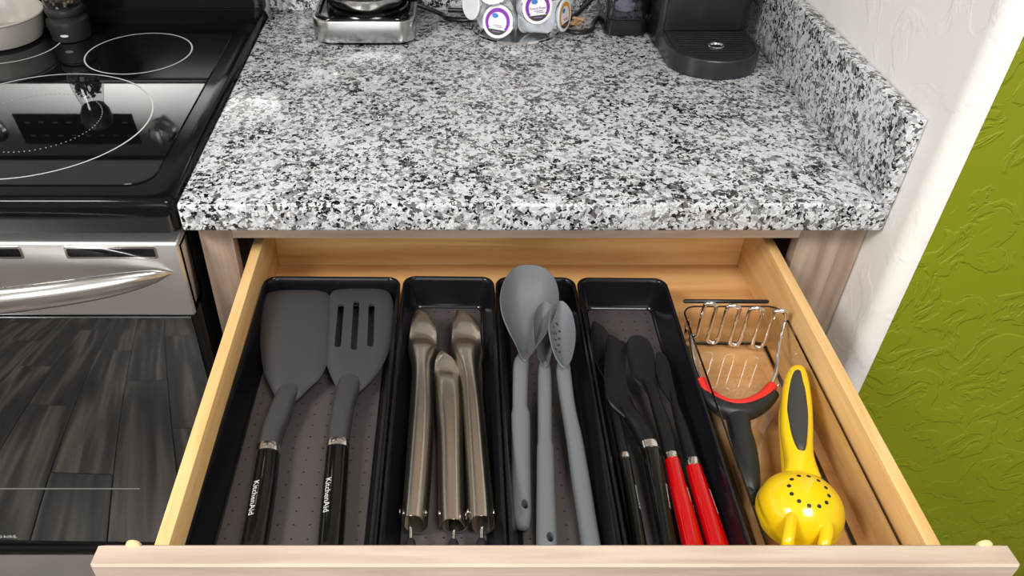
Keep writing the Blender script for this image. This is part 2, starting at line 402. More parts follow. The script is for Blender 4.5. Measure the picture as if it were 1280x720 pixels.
# ---------------------------------------------------------------- base cabinet with the open drawer
cab = thing('base_cabinet', 'greige wooden base cabinet under the granite with its maple drawer pulled open', 'cabinet', (.1, 1.1, 0))
YC = .80
boxo('side_panel', (-.304, -.288, YC+.019, 1.41, .10, .8755), M['greige_v_shaded'], cab)
boxo('side_panel', (.468, .484, YC+.019, 1.41, .10, .8755), M['greige_v_shaded'], cab)
boxo('base_panel', (-.288, .468, YC+.019, 1.41, .10, .115), M['greige'], cab)
boxo('rail', (-.2637, .43, YC, YC+.019, .849, .8755), M['greige'], cab)
boxo('rail', (-.2637, .43, YC, YC+.019, .655, .69), M['greige'], cab)
boxo('stile', (-.304, -.2637, YC, YC+.019, .10, .8755), M['greige_v_shaded'], cab)
boxo('stile', (.43, .4835, YC, YC+.019, .10, .8755), M['greige_v_shaded'], cab)
boxo('filler_strip', (.4845, XW-.001, YC+.003, YC+.02, .10, .8755), M['greige_v_shaded'], cab)
boxo('toe_kick', (-.304, .508, YC+.07, YC+.085, .0, .10), M['greige'], cab)
for x0, x1, hx in ((-.278, .081, .05), (.087, .446, .118)):
    d = boxo('door', (x0, x1, YC-.02, YC-.0005, .112, .66), M['greige_v_shaded'], cab, bev=.0015)
    boxo('door_panel', (x0+.055, x1-.055, YC-.0215, YC-.0195, .167, .605), M['greige_v_shaded'], d, bev=.0008)
# drawer: bottom board is the part, the other boards are its sub-parts
DX0, DX1, DT, YD0, YD1 = -.2465, .4135, .0127, .3715, .881
ZS, ZB = .827, .747
dr = boxo('drawer', (DX0+.006, DX1-.006, YD0, YD1+.006, ZB-.006, ZB), M['maple_floor'], cab, bev=0, label='open maple drawer box')
boxo('side_board', (DX0, DX0+DT, YD0, YD1+DT, ZB-.016, ZS), M['maple'], dr, bev=.0012)
boxo('side_board', (DX1-DT, DX1, YD0, YD1+DT, ZB-.016, ZS), M['maple'], dr, bev=.0012)
boxo('back_board', (DX0+DT, DX1-DT, YD1, YD1+DT, ZB-.016, ZS), M['maple_x'], dr, bev=.001)
boxo('front_board', (DX0+DT, DX1-DT, YD0+.0005, YD0+.012, ZB-.016, ZS-.004), M['maple_x'], dr, bev=.001)
bm = bmesh.new()
fx0, fx1, fy0, fy1, fz1 = -.2805, .4485, YD0-.0215, YD0-.0003, .854
ringA = rrect(fx0, fx1, 0, .155, .002, 0)
def fr(y, ins):
    return [Vector((p.x, y, fz1-.155+p.y)) for p in rrect(fx0+ins, fx1-ins, ins, .155-ins, .0015, 0)]
bridge_rings(bm, [fr(fy1, .004), fr(fy1-.003, .0005), fr(fy0+.002, 0), fr(fy0, .0015)])
finish('front_panel', bm, M['greige'], dr, label='greige drawer front')
for x in (-.2525, .4305):
    bm = bmesh.new(); lathe(bm, [(.0062, 0), (.0062, .002), (.0045, .0035), (0, .004)], n=20, mtx=frame((x, fy1, .851), (1, 0, 0), (0, 0, -1)) @ Matrix.Scale(-1, 4, (0, 0, 1)) @ Matrix.Identity(4))
    b = finish('bumper', bm, M['bumper'], dr)
for x, m_ in ((DX0-.010, 1), (DX1+.0005, 1)):
    boxo('slide_rail', (x, x+.0095, .45, 1.3, .74, .775), M['steel'], cab)

# ---------------------------------------------------------------- range
SX0, SX1 = -1.077, -.3155
st = thing('range', 'freestanding electric range with black glass cooktop and stainless oven door', 'stove', (-.696, 1.1, 0))
ZC = .92
boxo('body', (SX0, SX1-.001, .803, 1.415, .05, .885), M['black_enamel'], st, bev=.002)
# rim of the cooktop: rolled front edge
bm = bmesh.new()
def cr_ring(ins, z): return rrect(SX0+ins, SX1-ins, .775+ins*.6, 1.40, .012, z)
bridge_rings(bm, [cr_ring(.004, .868), cr_ring(.002, .896), cr_ring(0, .900), cr_ring(0, .910), cr_ring(.003, .9165), cr_ring(.009, ZC-.001), cr_ring(.02, ZC-.0008)])
finish('cooktop_rim', bm, M['black_enamel'], st, angle=50)
bm = bmesh.new()
gx0, gx1, gy0, gy1 = SX0+.035, SX1-.035, .808, 1.305
bridge_rings(bm, [rrect(gx0, gx1, gy0, gy1, .03, ZC-.001), rrect(gx0, gx1, gy0, gy1, .03, ZC+.0002), rrect(gx0+.0004, gx1-.0004, gy0+.0004, gy1-.0004, .03, ZC+.0014)])
gt = finish('glass_top', bm, M['black_glass'], st, smooth=False)
def ann(bm, cx, cy, r0, r1, z, n=72, z1=None):
    z1 = z if z1 is None else z1
    a = [bm.verts.new((cx+r0*math.cos(2*PI*i/n), cy+r0*math.sin(2*PI*i/n), z)) for i in range(n)]
    b = [bm.verts.new((cx+r1*math.cos(2*PI*i/n), cy+r1*math.sin(2*PI*i/n), z)) for i in range(n)]
    for i in range(n): j = (i+1) % n; bm.faces.new((a[i], b[i], b[j], a[j]))
for cx, cy, r in ((-.5485, .967, .15), (-.48, 1.196, .080), (-.698, 1.232, .080), (-.915, 1.19, .105), (-.88, .95, .125)):
    bm = bmesh.new(); ann(bm, cx, cy, r-.0011, r+.0011, ZC+.0017); finish('burner_ring', bm, M['ring_print'], gt)
bm = bmesh.new()
for i in range(84):
    a = 2*PI*i/84; c = Vector((-.5485+.084*math.cos(a), .967+.084*math.sin(a), ZC+.0017))
    bm.faces.new([bm.verts.new(c+Vector((.0009*math.cos(k*PI/3), .0009*math.sin(k*PI/3), 0))) for k in range(6)])
finish('dotted_ring', bm, M['ring_print'], gt, kind='stuff')
# backguard
bm = bmesh.new()
pr = [(1.322, ZC-.004), (1.320, ZC+.012), (1.330, ZC+.022), (1.338, ZC+.108), (1.345, ZC+.115), (1.372, ZC+.285), (1.385, ZC+.30), (1.415, ZC+.30), (1.415, ZC-.004)]
bridge_rings(bm, [[Vector((x, y, z)) for y, z in pr] for x in (SX0+.004, SX1-.006)])
bmesh.ops.bevel(bm, geom=[e for e in bm.edges], offset=.002, segments=2, affect='EDGES')
bg = finish('backguard', bm, M['black_enamel'], st)
def on_panel(x, t, out=.0):              # t metres up the sloping face
    a = Vector((x, 1.345, ZC+.115)); d = Vector((0, .027, .17)).normalized(); n = Vector((0, -d.z, d.y))
    return a+d*t+n*out
def panel(name, x0, x1, t0, t1, h, m_, par):
    bm = bmesh.new()
    bridge_rings(bm, [[on_panel(x, t, o_) for x, t in ((x0+i, t0+i), (x1-i, t0+i), (x1-i, t1-i), (x0+i, t1-i))] for o_, i in ((-.001, 0), (h-.001, 0), (h, .001))])
    return finish(name, bm, m_, par)
panel('control_panel', SX0+.02, SX1-.025, .003, .166, .003, M['steel'], st)
panel('display', -.807, -.585, .068, .138, .0045, M['black_glass'], st)
for r_ in range(2):
    for c_ in range(8):
        x = -.790+c_*.026; t = .085+r_*.03
        panel('touch_key', x, x+.010, t, t+.0035, .0052, M['key_print'], bg)
for x in (-.537, -.855, -.44, -.955):
    bm = bmesh.new(); ax = frame(on_panel(x, .105, .002), (1, 0, 0), Vector((0, .027, .17)))
    lathe(bm, [(.026, 0), (.026, .005), (.021, .008), (.019, .022), (.017, .024), (0, .024)], n=28, mtx=ax)
    k = finish('knob', bm, M['steel_handle'], st)
    bm = bmesh.new(); box(bm, -.005, .005, -.019, .019, .022, .031, bev=.002); bm.transform(ax); finish('knob_grip', bm, M['steel'], k)
# oven door
YO = .757; dx0, dx1 = SX0+.004, SX1
door = boxo('oven_door', (dx0, dx1, YO+.002, .8, .2435, .868), M['black_enamel'], st, bev=.002)
bm = bmesh.new(); box(bm, dx0, dx1, YO, .798, .760, .8725, bev=.004, seg=3)
ds = finish('door_strip', bm, M['steel'], door, label='stainless top strip of the oven door')
boxo('glass_panel', (dx0+.001, dx1-.006, YO-.002, YO+.003, .262, .7595), M['door_glass'], door, bev=.0008, label='black mirror glass of the oven door')
bm = bmesh.new(); box(bm, dx0+.01, WY(168, 590, YO).x, YO-.0025, YO-.0019, .4145, .4165)  # thin pale line laid across part of the door glass
finish('glass_line', bm, mat('glass_line', srgb(120, 118, 116), .4), door)
boxo('door_end_inset', (SX1-.0008, SX1+.0006, YO+.010, .790, .775, .862), M['steel_handle'], door, bev=.0006)
for u0, u1 in ((-60, 26), (82, 194)):
    a = WY(u0, 308, YO); b = WY(u1, 317, YO); z0, z1 = .8535, .8645
    bm = bmesh.new()
    ring = lambda i, y: [Vector((p.x, y, p.y)) for p in rrect(a.x-i, b.x+i, z0-i, z1+i, .002+i*.3, 0)]
    bridge_rings(bm, [ring(.0035, YO+.001), ring(.003, YO-.0012), ring(.0005, YO-.0012), ring(0, YO+.0005)], cap0=False, cap1=False)
    vt = finish('vent_frame', bm, M['steel_handle'], door)
    bm = bmesh.new(); box(bm, a.x, b.x, YO-.0008, YO+.0006, z0, z1); finish('vent_slot', bm, M['black_glass'], door)
# bowed handle
bm = bmesh.new(); pts, rad = [], []
hc = (dx0+dx1)/2; hl = (dx1-dx0)/2-.014
rings = []
for k in range(41):
    t = -1+2*k/40; bow = .060*(1-abs(t)**2.3); end = max(0, 1-abs(t)**9)**.6
    c = Vector((hc+hl*t, YO-.002-bow, .830-.004*(1-t*t)))
    hh, dd = .0185*max(end, .04)*(1-.12*t*t), .0105*max(end, .04)
    rings.append([c+Vector((0, math.cos(a)*dd, math.sin(a)*hh)) for a in [2*PI*i/18 for i in range(18)]])
bridge_rings(bm, rings); finish('door_handle', bm, M['steel_handle'], door, angle=60)
Mx = frame((-.6985, YO-.0024, .2905), (1, 0, 0), (0, 0, 1))
finish('lettering', text_bm('FRIGIDAIRE', .0096, Mx, 'RIGHT', 1.15), M['white_print'], door, smooth=False)
# black lip at the foot of the door, then the storage drawer
bm = bmesh.new(); rings = []
for k in range(31):
    t = -1+2*k/30; x = hc+(dx1-dx0)/2*t; zt = .266-.004*abs(t)**2
    rings.append([Vector((x, y, z)) for y, z in ((.79, zt), (YO-.003, zt), (YO-.007, zt-.005), (YO-.008, zt-.014), (YO-.005, .243), (.79, .243))])
bridge_rings(bm, rings); finish('door_lip', bm, M['black_enamel'], door, angle=50)
sd = boxo('storage_drawer', (dx0, dx1, YO+.002, .8, .085, .236), M['steel'], st, bev=.006, seg=3)
for s in (-1, 1):
    for y in (.86, 1.35):
        bm = bmesh.new(); lathe(bm, [(.018, 0), (.018, .008), (.010, .012), (.010, .052), (0, .052)], (hc+s*.33, y, 0), 16); finish('foot', bm, M['black_matte'], st)

# ---------------------------------------------------------------- things on the range
px_, py_ = -.716, 1.252
pan = thing('saucepan', 'small pale grey ceramic pan with pale handle standing on the cooktop', 'pan', (px_, py_, ZC+.0018))
bm = bmesh.new(); lathe(bm, [(0, 0), (.055, 0), (.062, .004), (.068, .02), (.072, .040), (.0745, .042), (.073, .0435), (.070, .041), (.066, .022), (.058, .006), (0, .005)], (px_, py_, ZC+.0018), 56)
finish('bowl', bm, M['pan'], pan)
bm = bmesh.new()
pts = crom([Vector((px_-.052, py_-.046, ZC+.036)), Vector((px_-.075, py_-.066, ZC+.042)), Vector((px_-.12, py_-.10, ZC+.05)), Vector((px_-.19, py_-.155, ZC+.055))], 8)
tube(bm, pts, [.008+.004*i/len(pts) for i in range(len(pts))], 14, flat=.6); finish('handle', bm, M['pan'], pan)

mx_, my_ = -.6075, 1.272-.0
my_ = 1.262
mill = thing('pepper_mill', 'black pepper mill with clear body full of peppercorns on the cooktop', 'pepper mill', (mx_, my_, ZC+.0018))
zb = ZC+.0018
bm = bmesh.new(); lathe(bm, [(.0285, 0), (.030, .001), (.0325, .026), (.032, .031), (.028, .0345), (.0255, .036), (.0255, .038), (.0285, .040), (.0295, .0445), (.0285, .049), (.026, .051), (0, .051)], (mx_, my_, zb), 44)
finish('base', bm, M['rubber'], mill)
bm = bmesh.new(); lathe(bm, [(.0255, .0512), (.028, .058), (.028, .072), (.025, .09), (.0205, .108), (.0185, .12), (0, .12)], (mx_, my_, zb), 40)
finish('clear_body', bm, M['carafe_glass'], mill)
bm = bmesh.new(); lathe(bm, [(.0185, .1202), (.020, .122), (.024, .130), (.026, .142), (.024, .153), (.016, .160), (0, .162)], (mx_, my_, zb), 40); finish('cap', bm, M['rubber'], mill)
for mm, nm, cnt in ((M['corn'], 'peppercorns', 170), (M['corn_dark'], 'dark_peppercorns', 150)):
    bm = bmesh.new()
    for _ in range(cnt):
        h = random.uniform(.0545, .098); rmax = (.0235 if h < .075 else .0235-(h-.075)*.22); a = random.uniform(0, 2*PI); r = rmax*(random.random()**.35)
        bmesh.ops.create_icosphere(bm, subdivisions=1, radius=.0026, matrix=Matrix.Translation((mx_+r*math.cos(a), my_+r*math.sin(a), zb+h)))
    finish(nm, bm, mm, mill, kind='stuff')
a0 = math.atan2(-my_, -mx_)-.38
nrm = Vector((math.cos(a0), math.sin(a0), 0)); tg = Vector((-nrm.y, nrm.x, 0))
bm = bmesh.new(); c0 = Vector((mx_, my_, zb+.0125))
vs = []
for k in range(20):
    a = 2*PI*k/20; q = .0065*math.cos(a)/.0316
    n2 = Vector((math.cos(a0+q), math.sin(a0+q), 0)); z = .0022*math.sin(a); vs.append(bm.verts.new(c0+n2*(.0316+z*.1)+Vector((0, 0, z))))
bm.faces.new(vs); finish('badge', bm, M['white_print'], mill, smooth=False)

# ---------------------------------------------------------------- drip coffee maker
cmx, cmy = -.134, 1.318
cm = thing('coffee_maker', 'drip coffee maker with brushed steel band and glass carafe on the granite', 'coffee maker', (cmx, cmy, ZT))
bm = bmesh.new()
rr = lambda i, z, r=.028: rrect(cmx-.082+i, cmx+.082-i, 1.239+i, 1.395-i, r, ZT+z, 8)
bridge_rings(bm, [rr(.008, 0), rr(.005, .001), rr(.004, .006), rr(.0035, .04), rr(.005, .0425), rr(.009, .044), rr(.011, .042), rr(.011, .040)])
finish('base', bm, M['gloss_black'], cm)
bm = bmesh.new()
bridge_rings(bm, [rr(.0035, .0055), rr(.0005, .006), rr(0, .008), rr(0, .038), rr(.0005, .040), rr(.0035, .0405)], cap0=False, cap1=False)
finish('steel_band', bm, M['band'], cm)
bm = bmesh.new(); lathe(bm, [(.064, .041), (.066, .0445), (.064, .047), (.060, .045), (0, .045)], (cmx+.003, 1.312, ZT), 48); finish('hot_plate', bm, M['gloss_black'], cm)
car = bmesh.new(); cc = (cmx+.003, 1.312, ZT)
lathe(car, [(.052, .0475), (.058, .050), (.061, .060), (.061, .067)], cc, 56)
cf = finish('carafe_base', car, M['steel_handle'], cm)
bm = bmesh.new(); lathe(bm, [(.0595, .0672), (.064, .078), (.066, .10), (.062, .13), (.050, .155), (.046, .165), (0, .165)], cc, 48); finish('carafe_glass', bm, M['carafe_glass'], cm)
bm = bmesh.new(); lathe(bm, [(.048, .1652), (.05, .168), (.05, .185), (.03, .19), (0, .19)], cc, 40); finish('carafe_lid', bm, M['gloss_black'], cm)
bm = bmesh.new()
h = [Vector((cmx+.045, 1.29, ZT+.176)), Vector((cmx+.095, 1.268, ZT+.176)), Vector((cmx+.118, 1.258, ZT+.15)), Vector((cmx+.112, 1.262, ZT+.10)), Vector((cmx+.088, 1.275, ZT+.068)), Vector((cmx+.062, 1.288, ZT+.066))]
tube(bm, crom(h, 6), .009, 12, flat=.8); finish('carafe_handle', bm, M['gloss_black'], cm)
bm = bmesh.new(); bridge_rings(bm, [rrect(cmx-.075, cmx+.075, 1.372, 1.394, .008, ZT+z) for z in (.0445, .30)]); finish('tower', bm, M['gloss_black'], cm)
bm = bmesh.new(); bridge_rings(bm, [rr(.002, .205), rr(0, .21), rr(0, .29), rr(.006, .30)]); finish('brew_head', bm, M['gloss_black'], cm)
bm = bmesh.new(); bridge_rings(bm, [rr(.0, .2305), rr(-.001, .231), rr(-.001, .268), rr(0, .2685)], cap0=False, cap1=False); finish('head_band', bm, M['steel'], cm)
# its cord
bm = bmesh.new()
tube(bm, crom([Vector((cmx+.07, 1.385, ZT+.02)), Vector((cmx+.12, 1.375, ZT+.0045)), Vector((.0, 1.352, ZT+.0045)), Vector((.035, 1.345, ZT+.0045)), Vector((.06, 1.36, ZT+.0045)), Vector((.045, 1.385, ZT+.0045)), Vector((.0, 1.388, ZT+.006))], 8), .004, 10)
o = finish('power_cord', bm, M['black_plastic'], None, base=(.03, 1.35, ZT)); o['label'] = 'black cord lying on the granite behind the coffee maker'; o['category'] = 'cord'

# ---------------------------------------------------------------- pod carousel
kx, ky = .112, 1.300
ca = thing('pod_carousel', 'chrome wire carousel holding coffee pods on the granite', 'pod holder', (kx, ky, ZT))
bm = bmesh.new(); lathe(bm, [(.0715, 0), (.073, .002), (.073, .008), (.0715, .010), (.0690, .010), (.0685, .008), (.0685, .0035), (0, .0035), ], (kx, ky, ZT), 56); finish('base_ring', bm, M['chrome'], ca)
bm = bmesh.new(); lathe(bm, [(.0052, .0036), (.0052, .255), (.008, .26), (.009, .268), (.006, .276), (0, .278)], (kx-.0, ky, ZT), 20); finish('post', bm, M['chrome'], ca)
def make_pod(label, ring_col, txt=None, txtcol=None):
    r = thing('coffee_pod', label, 'coffee pod', (0, 0, 0), 'coffee pods on the carousel')
    bm = bmesh.new(); lathe(bm, [(0, -.0445), (.0175, -.0445), (.0185, -.043), (.0215, -.016), (.0225, -.015), (.0228, -.003), (.0228, -.0016), (0, -.0016)], n=32); finish('cup', bm, M['pod'], r)
    bm = bmesh.new(); lathe(bm, [(.0240, -.0017), (.0254, -.0012), (.0254, 0), (.0245, .0005), (.0215, .0005), (.0210, .0001), (0, .0001)], n=40); lid = finish('lid', bm, M['label_white'], r)
    if ring_col:
        bm = bmesh.new(); n = 48
        a = [bm.verts.new((.0165*math.cos(2*PI*i/n)*.93, .0155*math.sin(2*PI*i/n)-.001, .0006)) for i in range(n)]; b = [bm.verts.new((.0205*math.cos(2*PI*i/n), .0205*math.sin(2*PI*i/n), .0006)) for i in range(n)]
        for i in range(n):
            if math.sin(2*PI*(i+.5)/n) < -.62: continue
            j = (i+1) % n; bm.faces.new((a[i], b[i], b[j], a[j]))
        finish('label_ring', bm, ring_col, lid, smooth=False)
        bm = bmesh.new(); pts = [(.0205*math.cos(a_), .0205*math.sin(a_), .0007) for a_ in [-PI/2-.95+1.9*k/16 for k in range(17)]]
        bm.faces.new([bm.verts.new(p) for p in pts]); finish('label_band', bm, M['label_dark'], lid, smooth=False)
        bm = bmesh.new(); bm.faces.new([bm.verts.new((-.005+.0052*math.cos(k*PI/10), .0085+.0036*math.sin(k*PI/10), .0009)) for k in range(20)]); finish('logo', bm, M['blue'], lid, smooth=False)
        bm = bmesh.new()
        for (x0, x1, y0, y1) in ((-.006, .008, -.0062, -.0052), (-.002, .010, -.0085, -.0078), (-.007, .007, -.0158, -.0145)): box(bm, x0, x1, y0, y1, .0007, .0009)
        finish('small_print', bm, txtcol or M['lilac'], lid, smooth=False)
        if txt: finish('lettering', text_bm(txt, .0052, Matrix.Translation((.0, -.0015, .0010))), txtcol, lid, smooth=False)
    return r
def place_pod(r, pos, nrm):
    n = Vector(nrm).normalized(); xd = Vector((0, 0, 1)).cross(n); Mx = frame(pos, xd, n.cross(xd.normalized()))
    r.matrix_world = Mx; r.matrix_basis = Mx; 
    c = Vector(pos)-n*.008
    bm = bmesh.new(); tube(bm, [Mx @ Vector((.0247*math.cos(2*PI*i/28), .0247*math.sin(2*PI*i/28), -.0045)) for i in range(28)], .0016, 8, closed=True)
    finish('pod_ring', bm, M['chrome'], ca)
podA = make_pod('coffee pod with purple ringed label, low on the chrome carousel', M['purple'], None, M['lilac'])
place_pod(podA, WY(622, 27, 1.243), (-.42, -.9, .28))
podB = make_pod('coffee pod with purple ringed French Roast label on the carousel', M['purple'], 'French Roast', M['lilac'])
place_pod(podB, WY(672, 9, 1.238), (.32, -.95, .28))
podC = make_pod('coffee pod with orange ringed label at the side of the carousel', M['orange'], None, M['red_soft'])
place_pod(podC, WY(706, 19, 1.272), (.88, -.52, .12))
podD = make_pod('coffee pod with plain white lid, beside the coffee maker cord', None)
place_pod(podD, WY(588, 4, 1.275), (-.84, -.5, .1))
blank = make_pod('pale coffee pod at the back of the carousel', None)
first = True
for ang in (45, 90, 135):
    a = math.radians(ang); d = Vector((math.cos(a), math.sin(a), .15))
    if first: r = blank; first = False
    else: r = copy_tree(blank)
    r['label'] = {45: 'pale coffee pod at the back of the carousel on the water tank side', 90: 'pale coffee pod straight behind the chrome post of the carousel', 135: 'pale coffee pod at the back of the carousel on the coffee maker side'}[ang]
    place_pod(r, Vector((kx+.066*d.x, ky+.066*d.y, .958)), d)
r = copy_tree(blank); r['label'] = 'white lidded coffee pod above the low purple ringed pod'
place_pod(r, WY(616, -16, 1.255), (-.35, -.85, .45))
for lab, pos, n in (('pale pod lying in the base ring below the French Roast pod', (kx+.016, ky-.012, ZT+.0305), (-.75, .65, -.06)), ('pale pod lying in the base ring behind the low purple ringed pod', (kx-.018, ky+.0, ZT+.0305), (.85, .5, -.06))):
    r = copy_tree(blank); r['label'] = lab
    n = Vector(n).normalized(); xd = Vector((0, 0, 1)).cross(n); r.matrix_basis = frame(pos, xd, n.cross(xd.normalized()))

# ---------------------------------------------------------------- pod coffee machine
pm_ = thing('pod_machine', 'black single serve pod coffee machine with round drip tray and side water tank', 'coffee machine', (.40, 1.28, ZT))
bx0, bx1 = .333, .470
bm = bmesh.new()
def dring(ins, z, yb=1.235):
    c = (bx0+bx1)/2; hw = (bx1-bx0)/2-ins; out = [Vector((c+hw, yb, ZT+z))]
    yc = 1.172
    for k in range(25):
        a = -PI*k/24; out.append(Vector((c+hw*math.cos(a), yc+(.062-ins)*math.sin(a), ZT+z)))
    out.append(Vector((c-hw, yb, ZT+z))); return out
bridge_rings(bm, [dring(.003, 0), dring(.0005, .001), dring(0, .003), dring(0, .0275), dring(.0012, .029), dring(.006, .029), dring(.007, .0265)])
finish('drip_tray', bm, M['machine_light'], pm_)
bm = bmesh.new(); bridge_rings(bm, [dring(.0072, .0262), dring(.0072, .0285), dring(.008, .0288)]); gr = finish('drip_grate', bm, M['black_matte'], pm_)
c0 = (bx0+bx1)/2
for k in range(11):
    y = 1.222-k*.0085
    hw = .054 if y > 1.172 else .056*math.sqrt(max(0, 1-((1.172-y)/.052)**2))-.004
    if hw < .01: continue
    bm = bmesh.new(); box(bm, c0-hw, c0+hw, y-.0012, y+.0012, .9425-.914+ZT-.0002, .9425-.914+ZT+.0018, bev=.0005, seg=1); finish('grate_bar', bm, M['machine'], gr)
bm = bmesh.new(); lathe(bm, [(.0085, .0285), (.0125, .0285), (.0125, .0315), (.0115, .0325), (.0095, .0318), (.0085, .0285)], (c0+.002, 1.166, ZT), 32); finish('drain_collar', bm, M['steel_handle'], pm_)
bm = bmesh.new(); lathe(bm, [(.0085, .0283), (.0085, .0292), (0, .0292)], (c0+.002, 1.166, ZT), 24); finish('drain_hole_disc', bm, M['black_matte'], pm_)
bm = bmesh.new(); bridge_rings(bm, [rrect(bx0-.004+i, bx1-i, 1.232+i, 1.385, .008, ZT+z) for i, z in ((.002, 0), (0, .002), (0, .26), (.01, .285))]); finish('body', bm, M['machine'], pm_)
bm = bmesh.new(); bridge_rings(bm, [rrect(bx0+.006, bx1-.012, 1.2285, 1.2335, .002, ZT+z) for z in (.031, .165)]); finish('front_panel', bm, M['black_plastic'], pm_)
bm = bmesh.new(); bridge_rings(bm, [rrect(bx0+.002+i, bx1-.006-i, 1.150+i, 1.24, .022, ZT+z) for i, z in ((.01, .19), (0, .198), (0, .27), (.012, .288))]); finish('brew_head', bm, M['machine'], pm_)
tx0, tx1 = .2575, .3265
tk = lambda i, z, r=.014: rrect(tx0+i, tx1-i, 1.281+i, 1.372, r, ZT+z, 8)
bm = bmesh.new(); bridge_rings(bm, [tk(.002, 0), tk(0, .002), tk(0, .026), tk(.002, .027)]); finish('tank_base', bm, M['machine'], pm_)
bm = bmesh.new(); bridge_rings(bm, [tk(.001, .0272), tk(-.001, .031), tk(-.001, .24), tk(.002, .2405), tk(.002, .032)]); finish('water_tank', bm, M['tank'], pm_)
bm = bmesh.new(); lathe(bm, [(.016, .033), (.016, .040), (.011, .042), (.011, .058), (.014, .06), (.014, .066), (0, .066)], ((tx0+tx1)/2, 1.32, ZT), 28); finish('tank_valve', bm, M['white_print'], pm_)
boxo('tank_bridge', (tx1-.002, bx0-.003, 1.30, 1.37, ZT+.001, ZT+.03), M['machine'], pm_)
bm = bmesh.new()
tube(bm, crom([Vector((.30, 1.392, ZT+.03)), Vector((.268, 1.375, ZT+.0045)), Vector((.247, 1.335, ZT+.0045)), Vector((.238, 1.30, ZT+.0045)), Vector((.215, 1.288, ZT+.0045)), Vector((.197, 1.30, ZT+.0045)), Vector((.199, 1.34, ZT+.0045)), Vector((.225, 1.375, ZT+.005)), Vector((.255, 1.392, ZT+.03))], 8), .004, 10)
o = finish('power_cord', bm, M['black_plastic'], None, base=(.215, 1.33, ZT)); o['label'] = 'black cord looped on the granite between pod carousel and water tank'; o['category'] = 'cord'
tie = thing('cord_tie', 'tan paper tie lying inside the black cord loop by the carousel', 'tie', (.217, 1.333, ZT))
for k, (dx, dy, a_) in enumerate(((0, 0, .4), (.006, .013, -.5), (-.005, -.012, 1.0))):
    bm = bmesh.new(); box(bm, -.011, .011, -.0035, .0035, 0, .003, bev=.0008); bm.transform(Matrix.Translation((.217+dx, 1.335+dy, ZT+.0003+k*.0032)) @ Matrix.Rotation(a_, 4, 'Z')); finish('strip', bm, M['tan'], tie)

# ---------------------------------------------------------------- added out of view above counter and range, to darken glossy reflections
wc = thing('added_wall_cabinet', 'greige wooden wall cabinet added unseen above the granite countertop to darken reflections', 'cabinet', (.1, 1.26, 1.39))
boxo('body', (-.313, XW-.002, 1.115, 1.4195, 1.39, 2.15), M['greige_v_shaded'], wc)
for x0, x1 in ((-.311, .097), (.101, .510)):
    d = boxo('door', (x0, x1, 1.095, 1.1145, 1.392, 2.148), M['greige_v_shaded'], wc)
    boxo('door_panel', (x0+.055, x1-.055, 1.0935, 1.0955, 1.447, 2.093), M['greige_v_shaded'], d, bev=.0008)
mo = thing('added_microwave', 'black oven box added unseen above the range to darken reflections', 'added_microwave', (-.695, 1.22, 1.37))
boxo('body', (SX0, SX1, 1.04, 1.4195, 1.37, 1.78), M['black_enamel'], mo, bev=.003)
boxo('door', (SX0+.002, -.50, 1.015, 1.0395, 1.375, 1.775), M['black_glass'], mo, bev=.003)
boxo('control_panel', (-.497, SX1-.002, 1.015, 1.0395, 1.375, 1.775), M['black_glass'], mo, bev=.003)
bm = bmesh.new(); tube(bm, [Vector((-.525, 1.013, 1.42)), Vector((-.525, .985, 1.43)), Vector((-.525, .985, 1.72)), Vector((-.525, 1.013, 1.73))], .008, 12); finish('handle', bm, M['steel_handle'], mo)

# ---------------------------------------------------------------- drawer trays
ZR, ZF = .792, .7515
def tray(root, cells, y0, y1, rot, piv):
    Rm = Matrix.Translation(piv) @ Matrix.Rotation(rot, 4, 'Z') @ Matrix.Translation(-Vector(piv))
    for (x0, x1) in cells:
        q = lambda i, z, r: rrect(x0+i, x1-i, y0+i, y1-i, r, z, 7)
        bm = bmesh.new()
        bridge_rings(bm, [q(.0075, ZB+.0008, .012), q(.0012, ZR-.004, .016), q(.0003, ZR-.0016, .017), q(.0012, ZR, .016), q(.0032, ZR, .015), q(.0046, ZR-.0018, .014), q(.0055, ZR-.006, .0135), q(.0125, ZF+.0045, .010), q(.0148, ZF+.001, .009), q(.0165, ZF, .008)])
        bm.transform(Rm); c = finish('compartment', bm, M['tray'], root, angle=50)
        bm = bmesh.new(); bridge_rings(bm, [q(.0172, ZF+.0001, .0075), q(.0172, ZF+.0006, .0075), q(.0178, ZF+.0008, .007)]); bm.transform(Rm); finish('liner', bm, M['tray_floor'], c)
        bm = bmesh.new(); w_ = x1-x0-.048; nx = max(3, round(w_/.0165)); ny = 24
        for i in range(nx+1):
            for j in range(ny):
                p = Vector((x0+.024+w_*i/nx, y0+.024+(y1-y0-.048)*j/(ny-1), ZF+.0008))
                vs = [bm.verts.new(p+Vector((.0013*math.cos(k*PI/3), .0013*math.sin(k*PI/3), 0))) for k in range(6)]; t = bm.verts.new(p+Vector((0, 0, .0008)))
                for k in range(6): bm.faces.new((vs[k], vs[(k+1) % 6], t))
        bm.transform(Rm); finish('grip_dots', bm, M['tray_dot'], c, kind='stuff')
t1 = thing('drawer_tray', 'wide single compartment black plastic tray holding the two turners', 'tray', (-.149, .59, ZB))
tray(t1, [(-.2325, -.0588)], .386, .798, -.010, (-.149, .798, 0))
t2 = thing('drawer_tray', 'black plastic tray with three narrow compartments beside the clear bin', 'tray', (.11, .59, ZB))
tray(t2, [(-.0572, .0588), (.0592, .1608), (.1612, .2755)], .386, .797, -.014, (.11, .797, 0))

